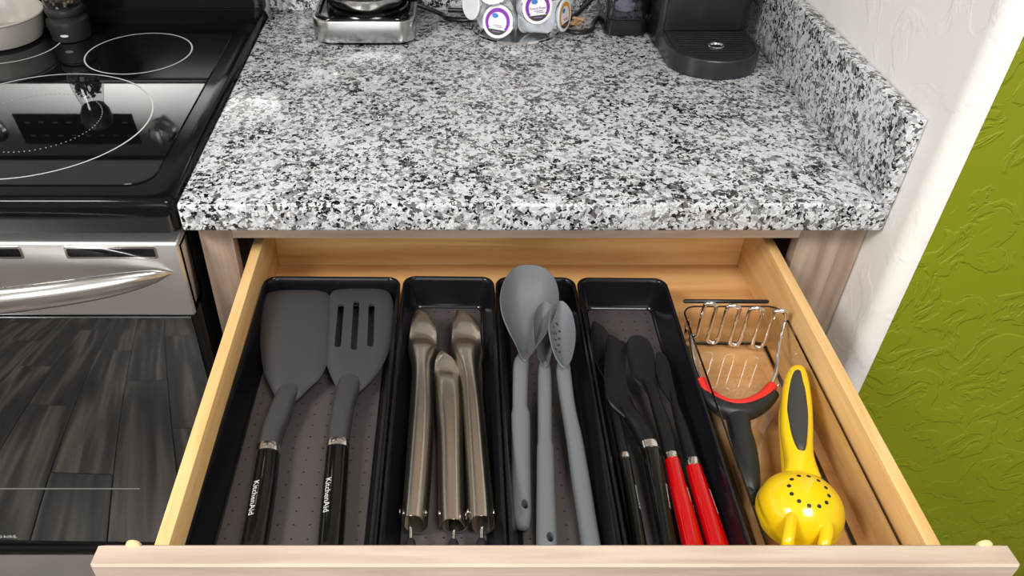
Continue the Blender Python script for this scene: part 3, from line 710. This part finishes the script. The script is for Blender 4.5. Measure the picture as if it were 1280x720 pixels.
# ---------------------------------------------------------------- turners
def handle(root, stt, m_, ferr):
    """ferrule + glossy handle"""
    bm = bmesh.new(); loft(bm, ferr, 2.3, 22, 2, round_end=False); finish('ferrule', bm, M['ferrule'], root)
    bm = bmesh.new(); loft(bm, stt, 2.3, 24, 4); return finish('handle', bm, m_, root, angle=50)
def letter(h, stt, v0, v1, phi, size, body='KitchenAid'):
    """writing along a lofted handle, phi radians round its axis from the top"""
    def at(v):
        for a, b in zip(stt, stt[1:]):
            if a[0] <= v <= b[0]:
                t = (v-a[0])/(b[0]-a[0]); q = [x+(y-x)*t for x, y in zip(a, b)]
                l, r_ = W(q[1], v, q[3]), W(q[2], v, q[3])
                return (l+r_)/2, (r_-l).length/2, q[4]
    (c0, w0, h0), (c1, w1, h1) = at(v0), at(v1)
    k = 1.045
    p0 = c0+Vector((w0*math.sin(phi)*k, 0, h0*math.cos(phi)*k)); p1 = c1+Vector((w1*math.sin(phi)*k, 0, h1*math.cos(phi)*k))
    x = (p1-p0).normalized(); n = Vector((math.sin(phi)/w0, 0, math.cos(phi)/h0)).normalized()
    finish('lettering', text_bm(body, size, frame((p0+p1)/2, x, n.cross(x))), M['white_print'], h, smooth=False)
def rimz(px, z_of):
    return [W(u, v, z_of(u, v)) for u, v in px]
lin = lambda v0, z0, v1, z1: (lambda u, v: z0+(z1-z0)*(v-v0)/(v1-v0))

r = thing('flat_turner', 'solid black nylon turner with glossy black handle in the wide tray', 'spatula', W(345, 560, ZF))
bm = bmesh.new(); z1 = lin(363, .7835, 498, .772)
dish(bm, rimz([(342, 364), (372, 362.5), (402, 364), (412, 372), (414.5, 392), (412, 436), (401, 466), (385, 483), (371, 497), (358, 503), (346, 495), (337, 477), (330, 458), (327, 425), (328, 388), (331, 371)], z1), -.006, .004, 16, 6, edge=.5)
loft(bm, [(448, 362, 380, .7685, .002), (466, 355, 382, .7695, .0045), (482, 349, 379, .7705, .007), (499, 343, 370, .771, .009), (515, 336, 365, .771, .0095), (540, 327, 355, .769, .0105), (562, 322, 350, .7675, .011)], 2.4, 20, 4)
finish('head', bm, M['nylon'], r, angle=50)
hs_ = [(566, 322, 350, .767, .0108), (600, 316, 347, .766, .0115), (650, 307, 340, .765, .0118), (692, 299, 333, .7645, .011)]
h = handle(r, hs_, M['gloss_black'], [(560, 321.3, 351, .7676, .0116), (564, 320.6, 351, .7674, .012), (569, 320, 350.6, .767, .0116)])
letter(h, hs_, 602, 660, -.46, .0088)

r = thing('slotted_turner', 'black nylon turner with three slots and glossy black handle', 'spatula', W(430, 560, ZF))
bm = bmesh.new(); z2 = lin(361, .7835, 488, .772)
dish(bm, rimz([(422, 362), (450, 360.5), (478, 362), (488, 370), (491, 390), (488, 424), (478, 453), (464, 473), (449, 487), (437, 492), (424, 485), (414, 467), (408, 445), (408.5, 410), (411, 376), (415, 366)], z2), -.0055, .0035, 16, 6, edge=.5)
hd = finish('head', bm, M['nylon'], r, angle=50)
cuts = []
for (ua, va, ub, vb) in ((426.5, 385, 422.5, 434), (445.8, 381, 442.6, 437.5), (464.8, 385, 463.2, 433.5)):
    a, b = W(ua, va, .783), W(ub, vb, .778); d = (b-a).normalized(); n = Vector((-d.y, d.x, 0)).normalized(); rad = .0037
    ring = []
    for k in range(9): t = PI/2-PI*k/8; ring.append(a-d*rad*math.cos(t)+n*rad*math.sin(t))
    for k in range(9): t = -PI/2+PI*k/8; ring.append(b+d*rad*math.cos(t)+n*rad*math.sin(t))
    cb = bmesh.new(); bridge_rings(cb, [[Vector((p.x, p.y, z)) for p in ring] for z in (.755, .81)]); bmesh.ops.translate(cb, verts=cb.verts, vec=-org(r)); 
    for v_ in cb.verts: pass
    cuts.append(cb)
# cutters live in the head's own space; the head's parent sits at org(r)
for cb in cuts: bmesh.ops.translate(cb, verts=cb.verts, vec=org(r))
cut(hd, cuts)
bm = bmesh.new()
loft(bm, [(440, 434, 454, .7695, .002), (456, 429, 455, .7705, .0045), (472, 424, 453, .771, .007), (489, 420, 449, .7715, .009), (506, 416, 444, .7715, .0095), (535, 411, 439, .769, .0105), (556, 409, 437, .7675, .011)], 2.4, 20, 4)
finish('neck', bm, M['nylon'], r, angle=50)
hs_ = [(561, 408, 437, .767, .0108), (600, 404, 435, .766, .0115), (650, 399.5, 432, .765, .0118), (692, 396, 429, .7645, .011)]
h = handle(r, hs_, M['gloss_black'], [(555, 407.6, 438, .7676, .0116), (559, 407, 438.3, .7674, .012), (563.5, 406.8, 438, .767, .0116)])
letter(h, hs_, 598, 657, -.46, .0088)

# ---------------------------------------------------------------- tongs
def tongs(label, rows, ztop, end_u, pin, rivets):
    """rows (uL, vL, uR, vR): edges of the upper arm from its tip to its hinge end"""
    mid = rows[len(rows)//2]
    root = thing('serving_tongs', label, 'tongs', W((mid[0]+mid[2])/2, mid[1], ZF), 'tongs in the narrow compartment')
    n = len(rows)
    L = crom([W(a, b, ztop-.006) for a, b, c, d in rows], 3); Rr = crom([W(c, d, ztop-.006) for a, b, c, d in rows], 3); m = len(L)
    def arm(dz, flip, dx, hs):
        rings = []
        for i in range(m):
            t = i/(m-1); a, b = L[i], Rr[i]; c = (a+b)/2; hw = (b-a)/2
            waist = math.exp(-((t-.2)/.07)**2)
            rise = (.0035+.009*min(1, max(0, (t-.16)/.2)))*hs
            ring = []
            for k in range(13):
                x = -1+2*k/12; f = 1-abs(x)**3.4
                ring.append(c+hw*x+Vector((dx, 0, (dz-(rise*(1-f))*flip-(.004*waist*f)*flip))))
            rings.append(ring)
        outer = rings; inner = [[p+Vector((0, 0, -.0011*flip))+((r_[6]-p)*.03) for p in r_] for r_ in rings]
        bm = bmesh.new()
        loop = [o_+i_[::-1] for o_, i_ in zip(outer, inner)]
        bridge_rings(bm, loop); return bm
    finish('upper_arm', arm(.006, 1, 0, 1), M['nickel'], root, angle=60)
    low = arm(.006, -1, .0028, .8)
    for v_ in low.verts: v_.co.z = v_.co.z-(ztop-ZF)*.80+.0005
    for v_ in low.verts: v_.co.z = max(v_.co.z, ZF+.0014)
    finish('lower_arm', low, M['nickel'], root, angle=60)
    (u0, v0, u1, v1) = pin
    bm = bmesh.new(); a = W(u0, v0-14, ztop-.012); b = W(u1, v1, ztop-.012); tube(bm, [a, b], .0021, 12); finish('lock_pin', bm, M['ferrule'], root)
    bm = bmesh.new(); d = (b-a).normalized(); tube(bm, [b-d*.001, b+d*.002, b+d*.008, b+d*.010], [.0035, .0048, .0048, .003], 14); finish('pull_knob', bm, M['black_matte'], root)
    for u, v in rivets:
        p = W(u, v, ztop-.013); s = -1 if u < (rows[-1][0]+rows[-1][2])/2 else 1
        bm = bmesh.new(); lathe(bm, [(.0032, 0), (.0032, .0008), (.002, .0018), (0, .002)], n=14, mtx=frame(p, (0, 1, 0), (0, 0, s))); finish('rivet', bm, M['ferrule'], root)
    return root
tongs('steel tongs with tip up against the wide tray wall', [(519.5, 389, 540, 399.5), (515, 402, 544.5, 409), (512, 420, 545.5, 424), (509.5, 432, 545, 434), (511, 440, 542, 441), (514, 452, 538.5, 452), (515, 470, 538, 470), (513, 505, 539, 505), (508, 565, 537, 565), (503.5, 620, 533, 620), (501, 649, 530.5, 649)], .788, 0, (513, 650, 513, 676), ((500.5, 640), (531.5, 641)))
tongs('steel tongs lying lowest, its tip tucked between the other two', [(549, 440, 570, 455), (545, 450, 573, 461), (542.5, 466, 576, 471), (542, 484, 578, 485), (543.5, 510, 579, 510), (546.5, 540, 579, 540), (547.5, 590, 579.5, 590), (548, 630, 580.5, 630), (549, 653, 581, 653)], .780, 0, (567.5, 655, 567, 677), ((549.5, 642), (581.5, 644)))
tongs('steel tongs with tip up beside the grey spoons', [(569, 389, 592.5, 399.5), (566.5, 402, 598, 409), (565, 420, 601, 424), (564, 433, 601, 435), (567, 444, 599.5, 446), (573, 458, 598.5, 460), (577, 480, 600, 480), (579.5, 515, 604, 515), (582.5, 570, 609, 570), (585, 620, 614, 620), (586, 649, 616, 649)], .788, 0, (602.5, 650, 602, 676), ((585.5, 640), (616.5, 641)))

# ---------------------------------------------------------------- grey silicone spoons
def spoon(name, label, rim, zf, depth, stt, hole=None, holes=(), power=3.2):
    mid = stt[len(stt)//2]
    root = thing(name, label, 'spoon', W((mid[1]+mid[2])/2, mid[0], ZF))
    bm = bmesh.new(); P = rimz(rim, zf); nr = dish(bm, P, depth, .0028, 12, power, edge=.4)
    b = finish('bowl', bm, M['gray_silicone'], root, angle=60)
    if holes:
        cs = []
        for u, v in holes:
            c = W(u, v, zf(u, v)-depth*.8)
            cb = bmesh.new(); lathe(cb, [(.0018, -.02), (.0018, .02)], n=12, mtx=Matrix.Translation(c)); cs.append(cb)
        for cb in cs: pass
        cut_in(b, root, cs)
    bm = bmesh.new(); loft(bm, stt, 2.5, 22, 4); hd = finish('handle', bm, M['gray_silicone'], root, angle=50)
    if hole:
        u, v, z, rr_ = hole; c = W(u, v, z); cb = bmesh.new(); lathe(cb, [(rr_, -.03), (rr_, .03)], n=20, mtx=Matrix.Translation(c) @ Matrix.Diagonal((1, 1.5, 1, 1))); cut_in(hd, root, [cb])
    return root
def cut_in(o, root, cs):
    # mesh data is stored relative to the root's place, which is also where the object stands
    cut(o, cs)
spoon('cooking_spoon', 'largest grey silicone spoon, its deep bowl over the tray rim', [(660, 331), (643, 335), (631, 350), (626, 371), (628.5, 392), (636, 412), (645, 430), (651, 444), (657, 450), (664, 442), (678, 422), (691, 400), (698, 374), (694, 350), (680, 335)], lin(331, .838, 450, .806), .031,
      [(444, 647, 662, .790, .004), (455, 642, 661, .794, .0085), (475, 641, 660, .792, .0085), (510, 640.5, 659.5, .784, .0085), (522, 639, 662.5, .7815, .0092), (580, 639, 663, .773, .0092), (635, 639, 664, .7655, .0088), (650, 640.5, 663.5, .764, .0078), (658, 645, 662, .763, .005)], (655.5, 636, .766, .0033))
spoon('cooking_spoon', 'small solid grey silicone spoon half under the perforated one', [(682, 377), (674, 382), (668.5, 394), (667, 411), (669, 431), (674.5, 449), (681, 459), (687, 452), (691.5, 430), (695, 406), (692.5, 385)], lin(377, .815, 460, .799), .019,
      [(453, 675.5, 687, .785, .004), (462, 672.5, 688.5, .789, .008), (485, 672, 689.5, .786, .008), (550, 672, 690, .7755, .0085), (562, 671, 692, .7735, .009), (620, 670.5, 694, .768, .009), (676, 670, 697, .764, .0088), (688, 671, 697, .763, .008)], (687, 676, .766, .0033))
spoon('cooking_spoon', 'small grey silicone spoon with drain holes in its bowl', [(701, 376), (693.5, 381), (688.5, 394), (687, 410), (689.5, 428), (694.5, 444), (702, 456), (708, 458), (714.5, 448), (718.5, 430), (719, 410), (715, 391), (708, 380)], lambda u, v: .824-.012*(v-376)/80-.0002*(u-703), .015,
      [(452, 698, 711, .789, .004), (461, 695.5, 713, .7945, .008), (480, 697, 715, .79, .008), (515, 702.5, 720, .782, .0085), (550, 708, 728, .776, .009), (600, 714.5, 737, .7695, .009), (650, 722, 745, .766, .009), (690, 727.5, 752, .764, .0085)], None,
      ((691.5, 401), (696, 405.5), (691.3, 409), (699.3, 413), (694.5, 415.5), (690.8, 417), (699, 421.5), (694, 423), (698, 429.5), (695, 436), (699, 439.5)), 2.2)

# ---------------------------------------------------------------- utensils in the right-hand compartment
def utensil(name, label, cat, outline, zf, depth, thick, neck, ferr, stt, hm, hmat, lp=None):
    mid = stt[0]
    root = thing(name, label, cat, W((mid[1]+mid[2])/2, mid[0], ZF))
    bm = bmesh.new(); dish(bm, rimz(outline, zf), depth, thick, 8, 2.5, edge=.5)
    loft(bm, neck, 2.3, 18, 4); finish('head', bm, hm, root, angle=50)
    h = handle(root, stt, hmat, ferr)
    if lp: letter(h, stt, lp[0], lp[1], .95, .0058)
    return root
utensil('serving_spoon', 'slim black spoon with glossy black handle against the compartment divider', 'spoon',
        [(742, 402), (740, 420), (742, 440), (748, 458), (757, 473), (764, 470), (767, 450), (764, 425), (756, 410)], lambda u, v: .786-.0006*(u-741), .006, .002,
        [(462, 755, 764, .774, .004), (485, 759, 768, .776, .0055), (515, 763, 775, .776, .006), (545, 768, 781.5, .7745, .0065), (571, 773, 787, .7735, .0068)],
        [(570, 772.6, 787.4, .7735, .0072), (573, 772.8, 788, .7733, .0074), (576, 773.4, 788.4, .7732, .0072)],
        [(575, 774, 788, .773, .0066), (620, 781, 797, .769, .0072), (678, 790, 808, .765, .0076), (692, 792.5, 810.5, .7642, .0074)], M['nylon_dark'], M['gloss_black'], (600, 650))
utensil('scraper_spatula', 'angled black scraper with pale edge and glossy black handle', 'spatula',
        [(762, 419), (758.5, 440), (757.5, 468), (758.5, 489), (764, 503), (774, 513), (785, 521), (792, 513), (790.5, 498), (784, 480), (782, 455), (784, 431), (774, 424.5)], lambda u, v: .792-.0003*(u-757), .0035, .003,
        [(496, 768, 788, .7815, .003), (510, 773, 794, .782, .006), (525, 782, 804, .782, .0085), (542, 792, 815, .780, .0095), (559, 799.5, 822.5, .7785, .01)],
        [(557, 798.5, 823, .7785, .0105), (561, 799.6, 824.4, .778, .0108), (565.5, 801, 825.4, .7777, .0105)],
        [(564, 801.5, 825, .7777, .0098), (600, 808.5, 831.5, .775, .0102), (640, 816, 838, .7715, .0102), (692, 826, 847.5, .767, .0096)], M['nylon_dark'], M['gloss_black'], (600, 650))
utensil('spoon_spatula', 'black rounded spatula with glossy red handle beside the scraper', 'spatula',
        [(784, 432), (788, 421.5), (798, 419), (810, 424.5), (816.5, 439), (818, 463), (821, 483), (818, 494), (811, 492), (803, 481.5), (792.5, 470), (787, 452)], lin(419, .794, 494, .786), .004, .003,
        [(474, 802, 819, .786, .003), (488, 808, 822.5, .786, .0055), (505, 813, 828, .784, .0065), (540, 822.5, 841, .7795, .0075), (571, 830, 847, .776, .0078)],
        [(570, 829.6, 847.6, .7762, .0084), (573, 830, 848.2, .776, .0086), (577, 830.8, 849, .7757, .0084)],
        [(576, 830.5, 849, .7755, .008), (610, 836.5, 858, .773, .0092), (645, 844.5, 869, .7705, .0098), (692, 855, 882, .767, .0094)], M['nylon_dark'], M['gloss_red'], (603, 655))
utensil('leaf_spatula', 'slim pointed black spatula with glossy red handle against the tray wall', 'spatula',
        [(822, 440), (829, 442), (836, 453), (841, 475), (846, 497), (845, 507), (838, 501), (826.5, 484.5), (820.5, 466), (820, 450)], lin(440, .784, 507, .780), .002, .0025,
        [(490, 836, 846, .778, .003), (505, 838.5, 848, .778, .0048), (540, 846.5, 862, .776, .0065), (579, 857, 874, .7735, .0075)],
        [(577, 856.4, 874.6, .774, .0082), (581, 857, 875.6, .7738, .0085), (585.5, 858, 876.6, .7735, .0082)],
        [(585, 857.5, 876.5, .7733, .008), (615, 864.5, 887, .771, .0092), (650, 874, 899.5, .7685, .0098), (692, 886, 914, .766, .0094)], M['nylon_dark'], M['gloss_red'], (606, 658))

# ---------------------------------------------------------------- clear bin, masher, citrus press
cb_ = thing('clear_bin', 'clear plastic bin holding the masher and the yellow citrus press', 'bin', (.338, .56, ZB))
cx0, cx1, cy0, cy1 = .2785, .3985, .386, .731; ZCR = .8
q = lambda i, z, r: rrect(cx0+i, cx1-i, cy0+i, cy1-i, r, z, 7)
bm = bmesh.new(); bridge_rings(bm, [q(.012, ZB+.0032, .008), q(.0105, ZB+.006, .009), q(.0015, ZCR-.002, .015)], cap1=False)
finish('shell', bm, M['clear'], cb_)
bm = bmesh.new(); lp = q(.0012, ZCR-.001, .016); tube(bm, lp, .0011, 8, closed=True); finish('rim', bm, M['clear_edge'], cb_)
bm = bmesh.new(); lp = q(.0125, ZB+.0026, .008); tube(bm, lp, .0019, 8, closed=True); finish('foot_ring', bm, M['clear_edge'], cb_)
bm = bmesh.new(); a = WY(854, 376.5, cy1+.004); b = WY(961, 377, cy1+.004); tube(bm, [a, a+Vector((.002, 0, 0)), b-Vector((.002, 0, 0)), b], [.0012, .0026, .0026, .0012], 12); finish('rim_bar', bm, M['black_plastic'], cb_, label='black bar along the back rim')  # plain black bar laid along the bin's back rim

ma = thing('potato_masher', 'potato masher with chrome zigzag wire head and black handle edged in red', 'masher', (.31, .59, ZB+.006))
Xs = [.3005, .3135, .3255, .3395, .3505, .3655, .378]; 
def gy(x): return .7155-(x-.30)*.17
zt_, zb_ = .817, .757
pts = []
P = lambda x, z: Vector((x, gy(x), z))
lev = [W(877, 476, .786), P(.2865, .772), P(.2865, .790), P(.2875, .782)]
path = [W(879, 478, .787), W(868, 450, .786), P(.2868, .785), P(.2872, .772), P(.2885, .764), P(.2935, .7605), P(.2985, .764)]
for i, x in enumerate(Xs):
    rr_ = (Xs[i+1]-x)/2 if i+1 < len(Xs) else .006
    if i % 2 == 0:   # going up, loop at the top to the next strand
        path += [P(x, zb_+.012), P(x, .787), P(x, zt_-rr_)]
        xe = Xs[i+1] if i+1 < len(Xs) else .392
        xm = (x+xe)/2; path += [P(x+(xm-x)*.3, zt_-rr_*.25), P(xm, zt_), P(xe-(xe-xm)*.3, zt_-rr_*.25)]
    else:
        xe = Xs[i+1]; xm = (x+xe)/2; path += [P(x, zt_-rr_), P(x, .787), P(x, zb_+rr_), P(x+(xm-x)*.3, zb_+rr_*.25), P(xm, zb_), P(xe-(xe-xm)*.3, zb_+rr_*.25)]
path += [P(.392, .806), P(.3925, .796), W(973, 440, .788), W(971, 462, .787), W(963, 484, .786)]
bm = bmesh.new(); tube(bm, crom(path, 5), .0024, 10); finish('wire_head', bm, M['chrome'], ma, angle=80)
# yoke and handle
arc = crom([W(876, 477, .786), W(884, 490, .786), W(898, 501, .786), W(916, 507, .786), W(936, 505, .786), W(953, 496, .786), W(965, 484, .786)], 5)
bm = bmesh.new(); tube(bm, [p+Vector((0, -.0075, -.002)) for p in arc], [.0062+.004*math.sin(PI*i/(len(arc)-1)) for i in range(len(arc))], 14)
loft(bm, [(505, 893, 945, .784, .007), (514, 901, 941, .783, .009), (524, 908, 938, .782, .0105), (540, 911, 939, .780, .0115), (560, 912, 945, .777, .0125), (585, 916, 949, .774, .0125), (605, 922, 950, .771, .0115), (620, 928, 949, .768, .009), (626, 931, 948, .7665, .006)], 2.3, 22, 4)
hm_ = finish('handle', bm, M['rubber'], ma, angle=60)
bm = bmesh.new(); tube(bm, [p+Vector((0, .0005, .0015)) for p in arc], .0056, 14); finish('soft_edge', bm, M['red_soft'], ma, angle=60)
p = W(937, 612, .7785); bm = bmesh.new(); lathe(bm, [(.0028, -.001), (.0036, .0003), (.0028, .0006), (.0022, -.0002), (0, -.0002)], n=20, mtx=Matrix.Translation(p)); finish('hang_hole', bm, M['black_matte'], hm_)

sq = thing('citrus_press', 'yellow hand citrus press with black grip and ring of drain holes', 'citrus press', (.33, .455, ZB+.0062))
sc_ = Vector((.3305, .4535, .7815)); RX, RZ = .0388, .033
bm = bmesh.new(); prof = [(RX*math.sin(k*PI/2/12), RZ*math.cos(k*PI/2/12)) for k in range(1, 13)]
lathe(bm, [(0, RZ)]+prof+[(RX+.0006, -.001), (RX+.0006, -.004), (RX-.001, -.0046), (0, -.0046)], sc_, 56)
finish('dome', bm, M['yellow'], sq, angle=50)
bm = bmesh.new(); lathe(bm, [(0, -.005), (RX-.0005, -.005), (RX-.0002, -.009)]+[((RX-.0005)*math.cos(k*PI/2/8), -.009-.018*math.sin(k*PI/2/8)) for k in range(1, 8)]+[(0, -.027)], sc_, 56); finish('cup', bm, M['yellow'], sq, angle=50)
for k in range(12):
    a = 2*PI*k/12+.2; rad = .0172; zz = RZ*math.sqrt(1-(rad/RX)**2); p = sc_+Vector((rad*math.cos(a), rad*math.sin(a), zz)); n = Vector((math.cos(a)*rad/RX**2, math.sin(a)*rad/RX**2, zz/RZ**2)).normalized()
    bm = bmesh.new(); lathe(bm, [(.0019, -.001), (.0019, .0003), (0, .0003)], n=14, mtx=frame(p, n.orthogonal(), n.cross(n.orthogonal()))); finish('drain_hole_disc', bm, M['black_matte'], sq)  # black disc on the dome paints the shade inside each hole
bm = bmesh.new()
loft(bm, [(459, 992, 1000, .794, .004), (464, 985, 1006, .794, .008), (478, 979.5, 1010.5, .794, .0095), (505, 976, 1014.5, .793, .0105), (535, 975.5, 1016, .792, .0105), (565, 980, 1016, .790, .011), (582, 981, 1019, .789, .012), (600, 976, 1026, .787, .012)], 2.5, 24, 4)
uh = finish('upper_handle', bm, M['yellow'], sq, angle=50)
bm = bmesh.new()
loft(bm, [(482, 984, 1006, .774, .004), (490, 978, 1010, .774, .0065), (520, 973, 1014, .773, .007), (560, 975, 1014, .772, .007), (590, 977, 1020, .771, .008)], 2.5, 20, 4)
finish('lower_handle', bm, M['yellow'], sq, angle=50)
bm = bmesh.new(); gz = lin(462, .8022, 560, .8012)
dish(bm, rimz([(994, 463), (1001, 464), (1005, 478), (1008.5, 500), (1010, 525), (1009, 548), (1007, 559), (1002, 560), (996.5, 556), (990, 538), (986.5, 516), (986, 495), (989, 474)], lambda u, v: .8030), -.0022, .0045, 6, 2.2, edge=.3); g_ = finish('grip', bm, M['grip'], sq, angle=60)
for pts in ([(990, 646, .800), (987.5, 658, .802), (985, 676, .799), (983, 694, .788)], [(1034, 652, .796), (1034, 664, .799), (1030.5, 680, .796), (1028, 695, .786)]):
    bm = bmesh.new(); tube(bm, crom([W(*p) for p in pts], 5), .0056, 14); finish('hinge_hook', bm, M['yellow'], sq, angle=60)
